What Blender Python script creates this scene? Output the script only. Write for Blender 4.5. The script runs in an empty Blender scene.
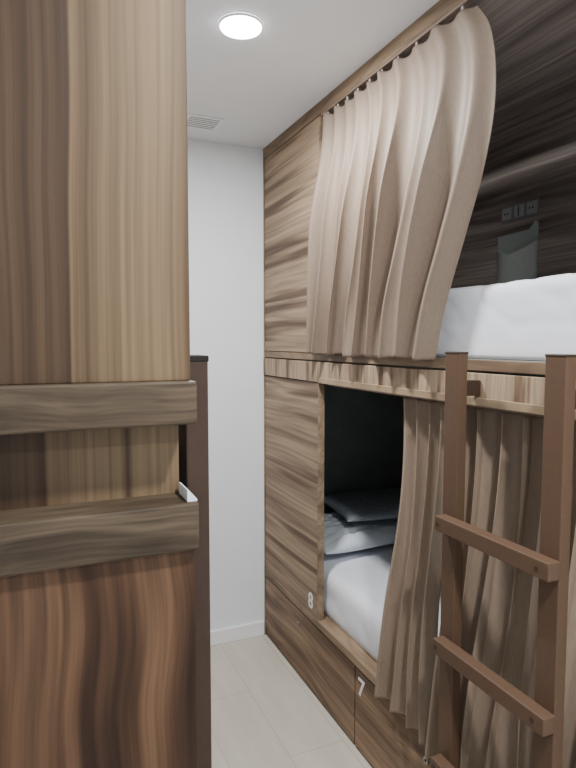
import bpy, bmesh, math
from mathutils import Vector, noise, Matrix

S = bpy.context.scene
COL = S.collection

# ---------------------------------------------------------------- materials
def new_mat(name):
    m = bpy.data.materials.new(name); m.use_nodes = True
    nt = m.node_tree
    return m, nt, nt.nodes["Principled BSDF"]

def plain(name, col, rough=0.6, noise_amt=0.0, nscale=30, bump=0.0, metallic=0.0, sheen=0.0, spec=0.5):
    m, nt, b = new_mat(name)
    b.inputs["Roughness"].default_value = rough
    b.inputs["Metallic"].default_value = metallic
    b.inputs["Specular IOR Level"].default_value = spec
    if sheen: b.inputs["Sheen Weight"].default_value = sheen
    tc = nt.nodes.new("ShaderNodeTexCoord")
    n = nt.nodes.new("ShaderNodeTexNoise"); n.inputs["Scale"].default_value = nscale; n.inputs["Detail"].default_value = 4
    nt.links.new(tc.outputs["Object"], n.inputs["Vector"])
    r = nt.nodes.new("ShaderNodeValToRGB")
    r.color_ramp.elements[0].position = 0.3; r.color_ramp.elements[1].position = 0.7
    r.color_ramp.elements[0].color = [c*(1-noise_amt) for c in col]+[1]
    r.color_ramp.elements[1].color = [min(1, c*(1+noise_amt)) for c in col]+[1]
    nt.links.new(n.outputs["Fac"], r.inputs["Fac"])
    nt.links.new(r.outputs["Color"], b.inputs["Base Color"])
    if bump:
        bp = nt.nodes.new("ShaderNodeBump"); bp.inputs["Strength"].default_value = bump; bp.inputs["Distance"].default_value = 0.004
        nt.links.new(n.outputs["Fac"], bp.inputs["Height"]); nt.links.new(bp.outputs["Normal"], b.inputs["Normal"])
    return m

def wood(name, stops, scale, seed=(0,0,0), warp=0.05, warp_scale=3.0, rough=0.5, streak=0.22, line=0.2, linear=None, contrast=(0.3,0.7), warp_mul=(1,1,1), gain=1.0, nlines=14.0, fine=8, spec=0.2, tint=(1.0,0.965,0.90)):
    m, nt, b = new_mat(name)
    N = nt.nodes; L = nt.links
    b.inputs["Roughness"].default_value = rough
    b.inputs["Specular IOR Level"].default_value = spec
    tc = N.new("ShaderNodeTexCoord")
    add0 = N.new("ShaderNodeVectorMath"); add0.operation = 'ADD'; add0.inputs[1].default_value = seed
    L.new(tc.outputs["Object"], add0.inputs[0])
    wm = N.new("ShaderNodeVectorMath"); wm.operation='MULTIPLY'; wm.inputs[1].default_value = warp_mul
    L.new(add0.outputs[0], wm.inputs[0])
    wn = N.new("ShaderNodeTexNoise"); wn.inputs["Scale"].default_value = warp_scale; wn.inputs["Detail"].default_value = 1.5
    L.new(wm.outputs[0], wn.inputs["Vector"])
    sub = N.new("ShaderNodeVectorMath"); sub.operation = 'SUBTRACT'; sub.inputs[1].default_value = (0.5,0.5,0.5)
    L.new(wn.outputs["Color"], sub.inputs[0])
    sc = N.new("ShaderNodeVectorMath"); sc.operation = 'SCALE'; sc.inputs["Scale"].default_value = warp
    L.new(sub.outputs[0], sc.inputs[0])
    ad = N.new("ShaderNodeVectorMath"); ad.operation = 'ADD'
    L.new(add0.outputs[0], ad.inputs[0]); L.new(sc.outputs[0], ad.inputs[1])
    mul = N.new("ShaderNodeVectorMath"); mul.operation = 'MULTIPLY'; mul.inputs[1].default_value = scale
    L.new(ad.outputs[0], mul.inputs[0])
    ramp = N.new("ShaderNodeValToRGB")
    e = ramp.color_ramp.elements
    while len(e) > 1: e.remove(e[-1])
    tn = lambda c: [q*gain*t for q,t in zip(c,tint)]+[1]
    e[0].position = stops[0][0]; e[0].color = tn(stops[0][1])
    for p, c in stops[1:]:
        k = e.new(p); k.color = tn(c)
    if linear:
        sep = N.new("ShaderNodeSeparateXYZ"); 
        sb = N.new("ShaderNodeVectorMath"); sb.operation='SUBTRACT'; sb.inputs[1].default_value = seed
        L.new(ad.outputs[0], sb.inputs[0]); L.new(sb.outputs[0], sep.inputs[0])
        mr = N.new("ShaderNodeMapRange"); mr.clamp = False
        mr.inputs["From Min"].default_value = linear[0]; mr.inputs["From Max"].default_value = linear[1]
        L.new(sep.outputs["X"], mr.inputs["Value"])
        pp = N.new("ShaderNodeMath"); pp.operation='PINGPONG'; pp.inputs[1].default_value = 1.0
        L.new(mr.outputs[0], pp.inputs[0])
        L.new(pp.outputs[0], ramp.inputs["Fac"])
    else:
        bn = N.new("ShaderNodeTexNoise"); bn.inputs["Scale"].default_value = 1.0; bn.inputs["Detail"].default_value = 2; bn.inputs["Roughness"].default_value = 0.5
        L.new(mul.outputs[0], bn.inputs["Vector"])
        mr = N.new("ShaderNodeMapRange")
        mr.inputs["From Min"].default_value = contrast[0]; mr.inputs["From Max"].default_value = contrast[1]
        L.new(bn.outputs["Fac"], mr.inputs["Value"])
        L.new(mr.outputs[0], ramp.inputs["Fac"])
    mul2 = N.new("ShaderNodeVectorMath"); mul2.operation = 'MULTIPLY'
    mul2.inputs[1].default_value = [s*fine if s > 8 else s*2 for s in scale]
    L.new(ad.outputs[0], mul2.inputs[0])
    fn = N.new("ShaderNodeTexNoise"); fn.inputs["Scale"].default_value = 1.0; fn.inputs["Detail"].default_value = 4
    L.new(mul2.outputs[0], fn.inputs["Vector"])
    m2 = N.new("ShaderNodeMapRange"); m2.inputs["From Min"].default_value = 0.3; m2.inputs["From Max"].default_value = 0.7
    m2.inputs["To Min"].default_value = 1-streak; m2.inputs["To Max"].default_value = 1+streak*0.6
    L.new(fn.outputs["Fac"], m2.inputs["Value"])
    mul3 = N.new("ShaderNodeVectorMath"); mul3.operation = 'MULTIPLY'
    mul3.inputs[1].default_value = [s*0.8 for s in scale]
    L.new(ad.outputs[0], mul3.inputs[0])
    gn = N.new("ShaderNodeTexNoise"); gn.inputs["Scale"].default_value = 1.0; gn.inputs["Detail"].default_value = 0.5
    L.new(mul3.outputs[0], gn.inputs["Vector"])
    mm = N.new("ShaderNodeMath"); mm.operation='MULTIPLY'; mm.inputs[1].default_value = nlines
    L.new(gn.outputs["Fac"], mm.inputs[0])
    fr = N.new("ShaderNodeMath"); fr.operation='PINGPONG'; fr.inputs[1].default_value = 1.0
    L.new(mm.outputs[0], fr.inputs[0])
    m3 = N.new("ShaderNodeMapRange"); m3.inputs["From Min"].default_value = 0.0; m3.inputs["From Max"].default_value = 0.6
    m3.inputs["To Min"].default_value = 1-line; m3.inputs["To Max"].default_value = 1.0
    m3.interpolation_type='SMOOTHSTEP'
    L.new(fr.outputs[0], m3.inputs["Value"])
    pr = N.new("ShaderNodeMath"); pr.operation='MULTIPLY'
    L.new(m2.outputs[0], pr.inputs[0]); L.new(m3.outputs[0], pr.inputs[1])
    vs = N.new("ShaderNodeVectorMath"); vs.operation='SCALE'
    L.new(ramp.outputs["Color"], vs.inputs[0]); L.new(pr.outputs[0], vs.inputs["Scale"])
    L.new(vs.outputs[0], b.inputs["Base Color"])
    return m

LT=(0.42,0.32,0.23); MD=(0.25,0.178,0.123); DK=(0.125,0.082,0.055); GY=(0.34,0.255,0.18)
face_stops = [(0.0,DK),(0.14,(0.17,0.117,0.08)),(0.28,(0.30,0.22,0.155)),(0.42,GY),(0.58,LT),(0.74,(0.40,0.305,0.217)),(0.86,(0.24,0.17,0.118)),(1.0,(0.15,0.1,0.067))]
M_face_up  = wood("walnut_laminate_upper", face_stops, (14,0.6,15), (3.1,0,1.7), warp=0.05, warp_scale=1.3, warp_mul=(1,0.8,1.2), streak=0.28, gain=0.92)
M_face_lo  = wood("walnut_laminate_lower", face_stops, (14,0.6,14), (7.3,2,5.2), warp=0.055, warp_scale=1.3, warp_mul=(1,0.8,1.2), streak=0.28, gain=0.92)
M_drawer   = wood("walnut_laminate_drawer", [(0,DK),(0.35,(0.20,0.13,0.087)),(0.65,(0.30,0.21,0.145)),(1,(0.38,0.28,0.195))], (14,1.0,13), (1.3,4,9.2), warp=0.08, warp_scale=1.8, streak=0.3, gain=0.95)
M_beam     = wood("walnut_laminate_crossgrain", [(0,DK),(0.25,MD),(0.45,LT),(0.75,(0.48,0.38,0.28)),(1,MD)], (3,20,2.5), (0,8,3), warp=0.03, gain=0.95)
M_trim     = wood("light_edge_trim", [(0,(0.26,0.19,0.13)),(0.5,(0.34,0.26,0.18)),(1,(0.40,0.31,0.22))], (12,3,4), (5,5,5), warp=0.03, line=0.1)
M_toprail  = wood("top_rail_wood", [(0,(0.17,0.12,0.084)),(0.5,(0.26,0.19,0.134)),(1,(0.34,0.255,0.18))], (12,2,12), (5,1,5), warp=0.04)
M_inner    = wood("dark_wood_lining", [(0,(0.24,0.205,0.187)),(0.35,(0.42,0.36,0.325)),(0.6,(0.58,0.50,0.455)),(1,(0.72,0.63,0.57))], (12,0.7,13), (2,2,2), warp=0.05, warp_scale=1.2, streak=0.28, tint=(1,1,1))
UD=(0.058,0.037,0.024); UM=(0.078,0.050,0.032); UT=(0.190,0.136,0.084); UL=(0.225,0.163,0.101)
M_lp_up = wood("left_panel_upper_wood",
    [(0.0,UD),(0.10,UM),(0.17,UD),(0.25,(0.085,0.055,0.036)),(0.33,UM),(0.372,(0.05,0.031,0.021)),(0.385,(0.15,0.103,0.065)),
     (0.46,(0.135,0.093,0.058)),(0.55,UT),(0.70,UL),(0.80,UT),(0.88,UL),(0.95,(0.15,0.103,0.064)),(1.0,(0.10,0.066,0.041))],
    (12,5,0.6), (4.4,0,0.3), warp=0.032, warp_scale=1.5, linear=(-0.045,0.19), streak=0.32, line=0.12, warp_mul=(2,1,1.2), gain=0.96, fine=12)
M_lp_mid = wood("left_panel_middle_wood",
    [(0.0,UD),(0.18,UM),(0.215,(0.05,0.03,0.02)),(0.235,(0.14,0.095,0.06)),(0.45,(0.17,0.118,0.074)),(0.62,UT),(0.665,(0.07,0.043,0.029)),(0.72,UL),(0.9,UT),(1.0,(0.15,0.1,0.063))],
    (12,5,0.6), (8.4,0,0.3), warp=0.006, warp_scale=3.0, linear=(-0.045,0.19), streak=0.32, line=0.12, warp_mul=(2,1,0.8), gain=0.96, fine=12)
M_lp_lo = wood("left_panel_lower_wood", [(0,(0.026,0.014,0.0095)),(0.25,(0.043,0.023,0.015)),(0.45,(0.085,0.046,0.028)),(0.65,(0.125,0.071,0.043)),(0.85,(0.135,0.078,0.048)),(1,(0.055,0.030,0.019))],
    (12,5,1.5), (2.4,1,4.3), warp=0.08, warp_scale=2.4, streak=0.42, line=0.22, gain=0.95, nlines=10, fine=10)
M_lrail = wood("left_rail_wood", [(0,(0.050,0.037,0.027)),(0.4,(0.08,0.060,0.043)),(0.7,(0.125,0.096,0.069)),(1,(0.09,0.068,0.048))], (1.8,20,24), (6,1,2), warp=0.04, warp_scale=5, streak=0.36, gain=0.85)

M_wall = plain("white_wall_paint", (0.80,0.84,0.885), 0.8, 0.015, 8, 0.02)
M_ceil = plain("ceiling_paint", (0.80,0.83,0.86), 0.85, 0.01, 8)
M_base = plain("baseboard_white", (0.84,0.86,0.88), 0.5)
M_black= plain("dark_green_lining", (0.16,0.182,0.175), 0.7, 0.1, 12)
M_sheet= plain("white_sheet", (0.84,0.87,0.93), 0.85, 0.015, 18, 0.12)
M_pill = plain("pillow_cotton", (0.76,0.81,0.88), 0.85, 0.02, 18, 0.15)
M_blank= plain("grey_blanket", (0.24,0.275,0.305), 0.9, 0.08, 60, 0.4)
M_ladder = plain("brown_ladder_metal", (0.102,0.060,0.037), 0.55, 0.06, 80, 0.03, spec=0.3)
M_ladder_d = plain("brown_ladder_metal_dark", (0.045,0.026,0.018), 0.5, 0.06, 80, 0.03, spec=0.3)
M_white = plain("white_vinyl_label", (0.85,0.85,0.85), 0.5)
M_metal = plain("brushed_metal", (0.35,0.34,0.33), 0.35, 0.05, 50, metallic=0.9)
M_gap = plain("shadow_gap_black", (0.01,0.008,0.007), 0.9)
M_plate = plain("socket_plate_grey", (0.36,0.37,0.38), 0.4)
M_plate2 = plain("socket_insert_grey", (0.62,0.63,0.64), 0.35)
M_slot = plain("vent_slot_grey", (0.25,0.26,0.27), 0.6)
M_pocket= plain("pocket_felt", (0.66,0.76,0.73), 0.9, 0.06, 90, 0.3)
M_pocket2= plain("pocket_felt_front", (0.84,0.92,0.90), 0.9, 0.06, 90, 0.3)
M_track = plain("curtain_track_brown", (0.22,0.16,0.12), 0.5)
M_hook = plain("curtain_hook_plastic", (0.55,0.50,0.46), 0.4)

def curtain_mat(name, col):
    m, nt, b = new_mat(name)
    N=nt.nodes; L=nt.links
    b.inputs["Roughness"].default_value = 0.55
    b.inputs["Sheen Weight"].default_value = 0.05
    b.inputs["Sheen Roughness"].default_value = 0.4
    b.inputs["Specular IOR Level"].default_value = 0.3
    tc=N.new("ShaderNodeTexCoord"); mp=N.new("ShaderNodeMapping"); mp.inputs["Scale"].default_value=(300,300,40)
    L.new(tc.outputs["Object"],mp.inputs["Vector"])
    n=N.new("ShaderNodeTexNoise"); n.inputs["Scale"].default_value=1; n.inputs["Detail"].default_value=2
    L.new(mp.outputs[0],n.inputs["Vector"])
    r=N.new("ShaderNodeValToRGB")
    r.color_ramp.elements[0].position=0.35; r.color_ramp.elements[1].position=0.65
    r.color_ramp.elements[0].color=[c*0.93 for c in col]+[1]; r.color_ramp.elements[1].color=[c*1.05 for c in col]+[1]
    L.new(n.outputs["Fac"],r.inputs["Fac"]); L.new(r.outputs["Color"],b.inputs["Base Color"])
    return m
M_curt = curtain_mat("beige_satin_curtain", (0.245,0.187,0.143))
M_curt2 = curtain_mat("beige_satin_curtain_lower", (0.275,0.209,0.155))

def floor_mat():
    m, nt, b = new_mat("light_wood_tile")
    N=nt.nodes; L=nt.links
    b.inputs["Roughness"].default_value=0.35
    tc=N.new("ShaderNodeTexCoord"); mp=N.new("ShaderNodeMapping")
    mp.inputs["Rotation"].default_value=(0,0,math.radians(90)); mp.inputs["Location"].default_value=(0.55,0.07,0)
    L.new(tc.outputs["Object"],mp.inputs["Vector"])
    br=N.new("ShaderNodeTexBrick"); br.inputs["Scale"].default_value=1.0
    br.inputs["Brick Width"].default_value=0.9; br.inputs["Row Height"].default_value=0.225; br.inputs["Mortar Size"].default_value=0.0018
    br.inputs["Color1"].default_value=(0.54,0.50,0.43,1); br.inputs["Color2"].default_value=(0.58,0.535,0.465,1); br.inputs["Mortar"].default_value=(0.42,0.38,0.32,1)
    L.new(mp.outputs[0],br.inputs["Vector"])
    mp2=N.new("ShaderNodeMapping"); mp2.inputs["Scale"].default_value=(22,2.5,1)
    L.new(tc.outputs["Object"],mp2.inputs["Vector"])
    n=N.new("ShaderNodeTexNoise"); n.inputs["Scale"].default_value=1; n.inputs["Detail"].default_value=4
    L.new(mp2.outputs[0],n.inputs["Vector"])
    mr=N.new("ShaderNodeMapRange"); mr.inputs["From Min"].default_value=0.3; mr.inputs["From Max"].default_value=0.7
    mr.inputs["To Min"].default_value=0.92; mr.inputs["To Max"].default_value=1.04
    L.new(n.outputs["Fac"],mr.inputs["Value"])
    vs=N.new("ShaderNodeVectorMath"); vs.operation='SCALE'
    L.new(br.outputs["Color"],vs.inputs[0]); L.new(mr.outputs[0],vs.inputs["Scale"])
    L.new(vs.outputs[0],b.inputs["Base Color"])
    return m
M_floor = floor_mat()

# ---------------------------------------------------------------- helpers
def empty(name):
    e = bpy.data.objects.new(name, None); COL.objects.link(e); e.empty_display_size=0.1
    return e
def finish(name, bm, mat, parent=None, smooth=False):
    me = bpy.data.meshes.new(name); bm.normal_update(); bm.to_mesh(me); bm.free()
    if mat: me.materials.append(mat)
    if smooth:
        for p in me.polygons: p.use_smooth=True
    o = bpy.data.objects.new(name, me); COL.objects.link(o)
    if parent: o.parent = parent
    return o
def box(name, x0,x1,y0,y1,z0,z1, mat, parent=None, bev=0.0):
    bm = bmesh.new(); bmesh.ops.create_cube(bm, size=1)
    for v in bm.verts:
        v.co = Vector(((x0+x1)/2+v.co.x*(x1-x0),(y0+y1)/2+v.co.y*(y1-y0),(z0+z1)/2+v.co.z*(z1-z0)))
    if bev: bmesh.ops.bevel(bm, geom=bm.edges[:], offset=bev, segments=2, affect='EDGES', profile=0.5)
    return finish(name, bm, mat, parent)
def cyl(name, c, r, h, axis, mat, parent=None, seg=32, r2=None):
    bm = bmesh.new(); bmesh.ops.create_cone(bm, cap_ends=True, segments=seg, radius1=r, radius2=r if r2 is None else r2, depth=h)
    if axis=='X': bm.transform(Matrix.Rotation(math.radians(90),4,'Y'))
    if axis=='Y': bm.transform(Matrix.Rotation(math.radians(90),4,'X'))
    bm.transform(Matrix.Translation(c))
    return finish(name,bm,mat,parent)
def soft_box(name, x0,x1,y0,y1,z0,z1,r,mat,parent=None,wr=0.004,ws=5.0,step=0.025,crease=0.0):
    bm=bmesh.new()
    dx,dy,dz=x1-x0,y1-y0,z1-z0
    def grid(fn,nu,nv):
        vs=[[bm.verts.new(fn(i/nu,j/nv)) for j in range(nv+1)] for i in range(nu+1)]
        for i in range(nu):
            for j in range(nv):
                bm.faces.new((vs[i][j],vs[i+1][j],vs[i+1][j+1],vs[i][j+1]))
    nx=max(4,int(dx/step)); ny=max(4,int(dy/step)); nz=max(6,int(dz/step))
    grid(lambda u,v:(x0+u*dx,y0+v*dy,z1),nx,ny)
    grid(lambda u,v:(x0+v*dx,y0+u*dy,z0),ny,nx)
    grid(lambda u,v:(x0,y0+v*dy,z0+u*dz),nz,ny)
    grid(lambda u,v:(x1,y0+u*dy,z0+v*dz),ny,nz)
    grid(lambda u,v:(x0+u*dx,y0,z0+v*dz),nx,nz)
    grid(lambda u,v:(x0+v*dx,y1,z0+u*dz),nz,nx)
    bmesh.ops.remove_doubles(bm,verts=bm.verts[:],dist=0.0005)
    for v in bm.verts:
        c=Vector((min(max(v.co.x,x0+r),x1-r),min(max(v.co.y,y0+r),y1-r),min(max(v.co.z,z0+r*0.5),z1-r)))
        d=v.co-c
        if d.length>1e-6:
            n=d.normalized()
            rr = r if v.co.z>z0+r else min(r,d.length)
            v.co=c+n*min(rr,d.length)
            p=v.co
            w=noise.noise(Vector((p.x*ws,p.y*ws,p.z*ws*2.2)))+0.3*noise.noise(Vector((p.x*ws*2.7,p.y*ws*2.7+4,p.z*ws*5)))
            q=p.y*1.0+p.z*1.3
            cr=-max(0,1-abs(noise.noise(Vector((p.x*4,q*2.4,(p.z-0.5*p.y)*13))))*8)
            k=0 if v.co.z<z0+0.01 else 1
            v.co+=n*(wr*w+crease*cr)*k
    o=finish(name,bm,mat,parent,True)
    return o
def pillow(name,c,sx,sy,h,rot,mat,parent=None,seed=0):
    bm=bmesh.new(); n=48
    M=Matrix.Translation(c)@rot
    for s in (1,-1):
        vs=[]
        for i in range(n+1):
            row=[]
            for j in range(n+1):
                u=-1+2*i/n; v=-1+2*j/n
                t=max(0,(1-abs(u)**3.2))**0.55*max(0,(1-abs(v)**3.2))**0.55
                pu=u*(1-0.07*(1-abs(v)**2)*abs(u)**4); pv=v*(1-0.07*(1-abs(u)**2)*abs(v)**4)
                w=noise.noise(Vector((u*2.2+seed,v*2.2,s)))*0.16+noise.noise(Vector((u*5+seed,v*5,s)))*0.08
                w-=0.16*max(0,1-abs(noise.noise(Vector((u*2.5+seed,v*4+seed,2))))*6)
                if s<0: w=0
                z=s*h*0.5*t*(1+w)*(1 if s>0 else 0.7)
                row.append(bm.verts.new(M@Vector((pu*sx/2,pv*sy/2,z))))
            vs.append(row)
        for i in range(n):
            for j in range(n):
                f=(vs[i][j],vs[i+1][j],vs[i+1][j+1],vs[i][j+1])
                bm.faces.new(f if s>0 else f[::-1])
    bmesh.ops.remove_doubles(bm,verts=bm.verts[:],dist=0.0004)
    return finish(name,bm,mat,parent,True)
def lerp(a,b,t): return a+(b-a)*t
def interp(pts,t):
    for i in range(len(pts)-1):
        if t<=pts[i+1][0] or i==len(pts)-2:
            a,b=pts[i],pts[i+1]
            k=(t-a[0])/(b[0]-a[0]) if b[0]>a[0] else 0
            k=max(0,min(1,k))
            s0=(pts[i+1][1]-pts[i-1][1])/(pts[i+1][0]-pts[i-1][0]) if i>0 else (b[1]-a[1])/(b[0]-a[0])
            s1=(pts[i+2][1]-pts[i][1])/(pts[i+2][0]-pts[i][0]) if i<len(pts)-2 else (b[1]-a[1])/(b[0]-a[0])
            h=b[0]-a[0]
            return (2*k**3-3*k**2+1)*a[1]+(k**3-2*k**2+k)*h*s0+(-2*k**3+3*k**2)*b[1]+(k**3-k**2)*h*s1
def sst(t): t=max(0,min(1,t)); return t*t*(3-2*t)
def curtain(name,left,right,zt,zb,xc,amp,centres,mat,seed=0,nu=420,nv=110,scallop=0.0,sway=0.02,hooks=None):
    """centres: list of (u, width, depth) - each fold is a rounded lobe hanging from one hook"""
    root=empty(name)
    bm=bmesh.new(); vs=[]
    for j in range(nv+1):
        v=j/nv; row=[]
        for i in range(nu+1):
            u=i/nu
            yl=interp(left,v); yr=interp(right,v)
            h=0.0; slope=0.0
            for n_,(c,wd,dp) in enumerate(centres):
                cc=c+sway*noise.noise(Vector((n_*3.7+seed,v*1.4,0)))*v*1.6
                ww=wd*(1+0.45*noise.noise(Vector((n_*5.1+seed,v*1.1,4)))*v)
                dd=dp*(1+0.6*noise.noise(Vector((n_*2.3+seed,v*1.3,9))))
                t=(u-cc)/ww
                g=math.exp(-abs(t)**2.4)
                h+=dd*g; slope+=-2.4*(abs(t)**1.4)*(1 if t>0 else -1)*g*dd
            a=amp(u,v)
            fine=0.005*noise.noise(Vector((u*12+seed,v*2.5,7)))*(0.3+v)
            x=xc(u,v)-a*(h-0.5)+fine
            y=lerp(yl,yr,u)+0.30*a*slope*min(1,8*u*(1-u))*(-1)
            z=lerp(zt(u),zb(u),v)-(scallop*(1-min(1,h))*(1-v)**10)
            row.append(bm.verts.new((x,y,z)))
        vs.append(row)
    for j in range(nv):
        for i in range(nu):
            bm.faces.new((vs[j][i],vs[j][i+1],vs[j+1][i+1],vs[j+1][i]))
    o=finish("fabric",bm,mat,root,True)
    md=o.modifiers.new("thickness","SOLIDIFY"); md.thickness=0.0015; md.offset=0
    if hooks:
        hx,hz=hooks
        for c,_,_ in centres:
            y=lerp(left[0][1],right[0][1],c)
            box("hook",hx-0.003,hx+0.003,y-0.004,y+0.004,hz-0.022,hz,M_hook,root,0.001)
    return root

# ---------------------------------------------------------------- room shell
H=2.50
box("floor",-1.35,2.20,-1.9,2.92,-0.08,0.0,M_floor)
box("ceiling",-1.35,2.20,-1.9,2.92,H,H+0.08,M_ceil)
box("wall_back",-1.35,2.20,2.80,2.92,0,H,M_wall)
box("wall_right",2.10,2.20,-1.9,2.80,0,H,M_wall)
box("wall_left",-1.35,-1.25,-1.9,2.80,0,H,M_wall)
box("baseboard_back",0.19,1.07,2.786,2.80,0,0.075,M_base,bev=0.003)

# ---------------------------------------------------------------- right bunk bed
XF=1.078; XB=2.06; YN=0.80; YE=2.795
bb=empty("bunk_bed")
def P(n,*a,bev=0.0015): return box(n,*a,bb,bev)
P("drawer_carcass",XF+0.02,XB,YN,YE,0.0,0.325,M_gap)
P("drawer_front_1",XF,XF+0.02,1.858,YE,0.012,0.318,M_drawer)
P("drawer_front_2",XF,XF+0.02,0.905,1.850,0.012,0.318,M_drawer)
P("base_deck",XF-0.004,XB,YN,YE,0.325,0.356,M_toprail)
P("lower_front_panel",XF,XF+0.02,2.175,YE,0.358,1.370,M_face_lo)
P("lower_panel_trim",XF-0.002,XF+0.024,2.162,2.175,0.356,1.370,M_toprail)
P("mid_beam",XF-0.006,XF+0.03,YN,YE,1.374,1.458,M_beam)
P("mid_beam_lip",XF-0.012,XF+0.035,YN,2.157,1.372,1.394,M_trim)
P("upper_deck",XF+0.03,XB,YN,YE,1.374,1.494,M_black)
P("upper_deck_front_edge",XF,XF+0.03,YN,YE,1.464,1.493,M_toprail)
P("upper_front_panel",XF,XF+0.02,2.175,YE,1.496,2.448,M_face_up)
P("upper_panel_trim",XF-0.002,XF+0.024,2.162,2.175,1.494,2.448,M_toprail)
P("top_rail",XF-0.004,XF+0.022,YN,YE,2.450,2.500,M_toprail)
P("corner_post_edge",XF-0.004,XF+0.0,2.785,YE,0.0,2.45,M_toprail)
P("upper_canopy",XF+0.022,XB,YN,YE,2.455,2.498,M_inner)
P("upper_back_lining",XB-0.02,XB,YN,YE,1.494,2.455,M_inner)
P("upper_end_lining",XF+0.025,XB-0.02,YE-0.02,YE,1.494,2.455,M_inner)
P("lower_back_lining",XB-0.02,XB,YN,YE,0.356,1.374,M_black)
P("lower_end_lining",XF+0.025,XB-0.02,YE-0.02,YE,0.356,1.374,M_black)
P("near_end_panel",XF,XB,YN-0.022,YN,0.0,2.5,M_face_up)
for yy in (2.366,1.41):
    cyl("drawer_lock",(XF-0.002,yy,0.25),0.011,0.006,'X',M_metal,bb,24)
    cyl("drawer_keyhole",(XF-0.0055,yy,0.25),0.004,0.002,'X',M_gap,bb,16)

def label(ch,y,z,size):
    cu=bpy.data.curves.new("number_"+ch,'FONT'); cu.body=ch; cu.size=size; cu.extrude=0.0006; cu.align_x='CENTER'; cu.align_y='CENTER'; cu.offset=0.0014
    o=bpy.data.objects.new("number_"+ch,cu); COL.objects.link(o)
    o.rotation_euler=(math.radians(90),0,math.radians(-90)); o.location=(XF-0.0012,y,z)
    cu.materials.append(M_white); o.parent=bb
label("8",2.240,0.410,0.095)
label("7",1.805,0.255,0.095)
box("curtain_track_upper",XF-0.002,XF+0.014,YN,2.157,2.441,2.4515,M_track,bb,0.001)
box("curtain_track_lower",XF+0.036,XF+0.050,YN,2.157,1.360,1.3735,M_track,bb,0.001)

# ---------------------------------------------------------------- curtains
upL=[(0,2.125),(0.25,2.115),(0.6,2.145),(1,2.19)]
upR=[(0,1.270),(0.08,1.222),(0.2,1.190),(0.34,1.183),(0.48,1.210),(0.65,1.275),(0.83,1.345),(1,1.385)]
upC=[(0.02,0.032,0.9),(0.115,0.034,1.0),(0.20,0.028,0.7),(0.29,0.036,1.1),(0.385,0.030,0.8),(0.475,0.036,1.0),(0.585,0.044,1.15),(0.70,0.042,0.85),(0.82,0.055,1.15),(0.94,0.040,0.8)]
curtain("bed_curtain",upL,upR,lambda u:2.432,lambda u:1.490+0.004*math.sin(u*25),
        lambda u,v: 1.080-0.034*sst(v*2.0)-0.004*math.sin(math.pi*v)*u,
        lambda u,v: lerp(0.022,0.058,sst(v*2.0)), upC, M_curt, seed=1.7, scallop=0.014, hooks=(XF+0.006,2.442))
curtain("bed_curtain",[(0,1.61),(0.4,1.575),(0.7,1.595),(1,1.635)],[(0,1.375),(0.5,1.36),(1,1.345)],lambda u:1.358,lambda u:0.340-0.006*u,
        lambda u,v: 1.118-0.078*sst(v*1.15), lambda u,v: lerp(0.036,0.056,v),
        [(0.03,0.085,0.9),(0.33,0.10,1.0),(0.62,0.085,0.9),(0.9,0.09,1.0)], M_curt2, seed=2.2, nu=200)
curtain("bed_curtain",[(0,1.335),(0.5,1.32),(1,1.360)],[(0,0.83),(1,0.83)],lambda u:1.358,lambda u:0.318,
        lambda u,v: 1.135-0.082*sst(v*1.15), lambda u,v: lerp(0.068,0.062,v),
        [(0.02,0.05,0.9),(0.17,0.052,1.0),(0.33,0.056,1.0),(0.50,0.052,1.0),(0.66,0.056,1.0),(0.83,0.052,0.9),(0.97,0.05,0.9)], M_curt2, seed=4.1)

# ---------------------------------------------------------------- bedding
soft_box("mattress",1.112,2.02,0.83,2.765,1.4945,1.698,0.028,M_sheet,None,0.0022,5,0.0125,0.0028)
soft_box("mattress",1.125,2.02,0.83,2.765,0.3565,0.545,0.05,M_sheet,None,0.005,4.0,0.018,0.003)
pillow("pillow",(1.47,2.50,0.604),0.66,0.46,0.13,Matrix.Rotation(math.radians(4),4,'Z'),M_pill,None,1.0)
pillow("folded_blanket",(1.60,2.50,0.716),0.56,0.44,0.09,Matrix.Rotation(math.radians(-6),4,'Z'),M_blank,None,5.0)

# ---------------------------------------------------------------- socket + pocket on the upper back lining
sp=empty("power_socket_panel")
xw=XB-0.02
box("plate",xw-0.008,xw,1.95,2.17,2.095,2.170,M_plate,sp,0.003)
for i,yy in enumerate((1.985,2.06,2.135)):
    box("module_%d"%(i+1),xw-0.012,xw-0.007,yy-0.028,yy+0.028,2.106,2.159,M_plate2,sp,0.002)
    if i!=1:
        for dy in (-0.009,0.009): cyl("socket_hole",(xw-0.0125,yy+dy,2.132),0.004,0.002,'X',M_gap,sp,12)
    else: box("switch_line",xw-0.0135,xw-0.0115,yy-0.002,yy+0.002,2.11,2.155,M_gap,sp)
pk=empty("wall_pocket_organizer")
def poly_prism(name,pts,x0,x1,mat,parent):
    bm=bmesh.new()
    a=[bm.verts.new((x0,y,z)) for y,z in pts]; b=[bm.verts.new((x1,y,z)) for y,z in pts]
    bm.faces.new(a); bm.faces.new(b[::-1]); n=len(pts)
    for i in range(n): bm.faces.new((a[i],b[i],b[(i+1)%n],a[(i+1)%n]))
    bmesh.ops.recalc_face_normals(bm,faces=bm.faces[:])
    return finish(name,bm,mat,parent)
poly_prism("back_sheet",[(2.19,1.73),(1.95,1.73),(1.95,2.06),(1.965,2.075),(2.0,2.04),(2.19,2.035)],xw-0.006,xw-0.001,M_pocket,pk)
bm=bmesh.new(); nn=20; rows=[]
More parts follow.
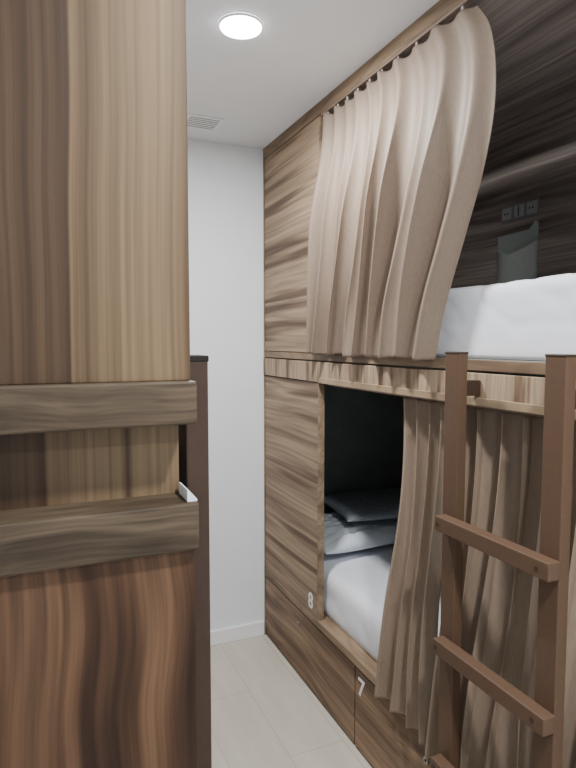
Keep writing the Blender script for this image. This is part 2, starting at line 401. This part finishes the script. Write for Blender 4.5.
for j in range(nn+1):
    v=j/nn; row=[]
    for i in range(nn+1):
        u=i/nn
        top=1.985-0.045*math.sin(math.pi*u)
        z=lerp(1.73,top,v)
        bul=0.045*math.sin(math.pi*u)**0.6*(0.35+0.65*v)
        row.append(bm.verts.new((xw-0.007-bul,lerp(2.187,1.955,u),z)))
    rows.append(row)
for j in range(nn):
    for i in range(nn): bm.faces.new((rows[j][i],rows[j][i+1],rows[j+1][i+1],rows[j+1][i]))
fp=finish("front_pocket",bm,M_pocket2,pk,True); md=fp.modifiers.new("felt","SOLIDIFY"); md.thickness=0.004

# ---------------------------------------------------------------- ladders
RZ=(1.068,0.736,0.404,0.074)
l=empty("bunk_ladder")
w=0.054
for i,yc in enumerate((0.888,1.215)):
    box("post_%d"%(i+1),0.985,1.015,yc-w/2,yc+w/2,0.0,1.512,M_ladder,l,0.003)
    box("top_cap_%d"%(i+1),0.984,1.016,yc-w/2-0.001,yc+w/2+0.001,1.509,1.515,M_ladder_d,l,0.002)
    box("bracket_%d"%(i+1),1.015,XF-0.0065,yc-0.012,yc+0.012,1.40,1.44,M_ladder_d,l,0.002)
for k,z in enumerate(RZ):
    box("rung_%d"%(k+1),0.950,0.985,0.857,1.228,z-0.020,z+0.020,M_ladder,l,0.003)
    for yc in (0.888,1.215):
        cyl("rung_bolt",(0.950,yc,z),0.005,0.003,'X',M_ladder_d,l,16)

# ---------------------------------------------------------------- left bunk bed (end panel close by)
lb=empty("bunk_bed")
def Q(n,*a,bev=0.0015): return box(n,*a,lb,bev)
XL=0.186
Q("end_panel_upper",-1.20,XL,0.75,0.775,1.490,2.5,M_lp_up)
Q("end_rail_upper",-1.20,XL+0.005,0.735,0.80,1.434,1.490,M_lrail,bev=0.003)
Q("end_panel_middle",-1.20,XL-0.006,0.797,0.815,1.318,1.440,M_lp_mid)
Q("end_rail_lower",-1.20,XL+0.006,0.735,0.80,1.268,1.331,M_lrail,bev=0.003)
Q("end_panel_lower",-1.20,XL+0.003,0.75,0.775,0.0,1.270,M_lp_lo)
Q("side_panel_upper",XL-0.02,XL-0.002,2.10,2.79,1.495,2.45,M_face_up)
Q("side_panel_lower",XL-0.02,XL-0.002,2.10,2.79,0.356,1.37,M_face_lo)
Q("side_beam",XL-0.03,XL-0.002,0.87,2.79,1.374,1.494,M_beam)
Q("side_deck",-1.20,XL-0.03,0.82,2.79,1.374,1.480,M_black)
Q("side_drawers",-1.20,XL-0.002,0.82,2.79,0.0,0.33,M_drawer)
Q("side_top_rail",XL-0.02,XL,0.78,2.79,2.45,2.5,M_toprail)
Q("back_lining",-1.22,-1.20,0.75,2.79,0.0,2.5,M_inner)
soft_box("mattress",-1.15,XL-0.045,0.84,2.76,1.4805,1.68,0.045,M_sheet,None,0.004,4.5,0.04)
soft_box("mattress",-1.15,XL-0.045,0.84,2.76,0.3305,0.53,0.045,M_sheet,None,0.004,4.5,0.04)
# white plastic corner guard sitting on the end of the lower rail
bm=bmesh.new()
pts=[(XL-0.008,1.3315),(XL+0.005,1.3315),(XL+0.005,1.334),(XL-0.006,1.347),(XL-0.008,1.347)]
a=[bm.verts.new((x,0.742,z)) for x,z in pts]; b=[bm.verts.new((x,0.790,z)) for x,z in pts]
bm.faces.new(a); bm.faces.new(b[::-1])
for i in range(5): bm.faces.new((a[i],b[i],b[(i+1)%5],a[(i+1)%5]))
bmesh.ops.recalc_face_normals(bm,faces=bm.faces[:])
finish("rail_corner_guard",bm,M_base,lb)
l2=empty("bunk_ladder")
for i,yc in enumerate((0.835,1.16)):
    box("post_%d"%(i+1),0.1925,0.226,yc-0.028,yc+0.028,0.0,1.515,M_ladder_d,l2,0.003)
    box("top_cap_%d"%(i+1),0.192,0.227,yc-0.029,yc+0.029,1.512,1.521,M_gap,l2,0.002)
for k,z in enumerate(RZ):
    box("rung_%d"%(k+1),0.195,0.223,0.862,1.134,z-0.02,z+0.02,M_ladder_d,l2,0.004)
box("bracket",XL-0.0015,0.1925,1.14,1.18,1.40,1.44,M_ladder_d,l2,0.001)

# ---------------------------------------------------------------- ceiling fixtures
def emis(name,col,st):
    m,nt,b=new_mat(name); b.inputs["Emission Color"].default_value=list(col)+[1]; b.inputs["Emission Strength"].default_value=st
    b.inputs["Base Color"].default_value=(0.9,0.9,0.9,1); return m
M_led=emis("led_diffuser",(1,0.98,0.95),22)
def downlight(x,y,power,r=0.062):
    e=empty("ceiling_downlight")
    bm=bmesh.new()
    prof=[(r+0.006,H-0.0005),(r+0.006,H-0.003),(r+0.003,H-0.007),(r,H-0.005)]
    n=48; rings=[[bm.verts.new((x+a*math.cos(2*math.pi*i/n),y+a*math.sin(2*math.pi*i/n),z)) for i in range(n)] for a,z in prof]
    for k in range(len(prof)-1):
        for i in range(n): bm.faces.new((rings[k][i],rings[k][(i+1)%n],rings[k+1][(i+1)%n],rings[k+1][i]))
    finish("trim_ring",bm,M_base,e,True)
    cyl("diffuser",(x,y,H-0.006),r,0.009,'Z',M_led,e,48)
    ld=bpy.data.lights.new("downlight_lamp",'AREA'); ld.shape='DISK'; ld.size=0.13; ld.energy=power; ld.color=(1,0.99,0.975)
    lo=bpy.data.objects.new("lamp",ld); COL.objects.link(lo); lo.location=(x,y,H-0.014); lo.parent=e
downlight(0.603,1.754,31)
downlight(0.55,0.05,35)  # out-of-view fixture, added to light the near end of the aisle
downlight(0.50,-1.2,22)  # another unseen fixture, added for light from behind the camera

v=empty("ceiling_vent")
box("vent_frame",0.62,0.78,2.49,2.64,H-0.006,H,M_base,v,0.002)
for i in range(6):
    box("vent_slot_%d"%(i+1),0.635,0.765,2.508+i*0.021,2.513+i*0.021,H-0.0075,H-0.0055,M_slot,v)

# ---------------------------------------------------------------- world (added ambient fill, let in by leaving out the front wall)
w=bpy.data.worlds.new("World"); S.world=w; w.use_nodes=True
w.node_tree.nodes["Background"].inputs[0].default_value=(0.90,0.95,1.0,1)
w.node_tree.nodes["Background"].inputs[1].default_value=1.25

# ---------------------------------------------------------------- camera
cd=bpy.data.cameras.new("camera"); cam=bpy.data.objects.new("camera",cd); COL.objects.link(cam)
cd.sensor_fit='HORIZONTAL'; cd.sensor_width=36; cd.lens=36*585/576; cd.clip_start=0.02
cam.location=(0,0,1.54)
cam.rotation_euler=(math.radians(90-4.1),0,math.radians(-23.4))
S.camera=cam
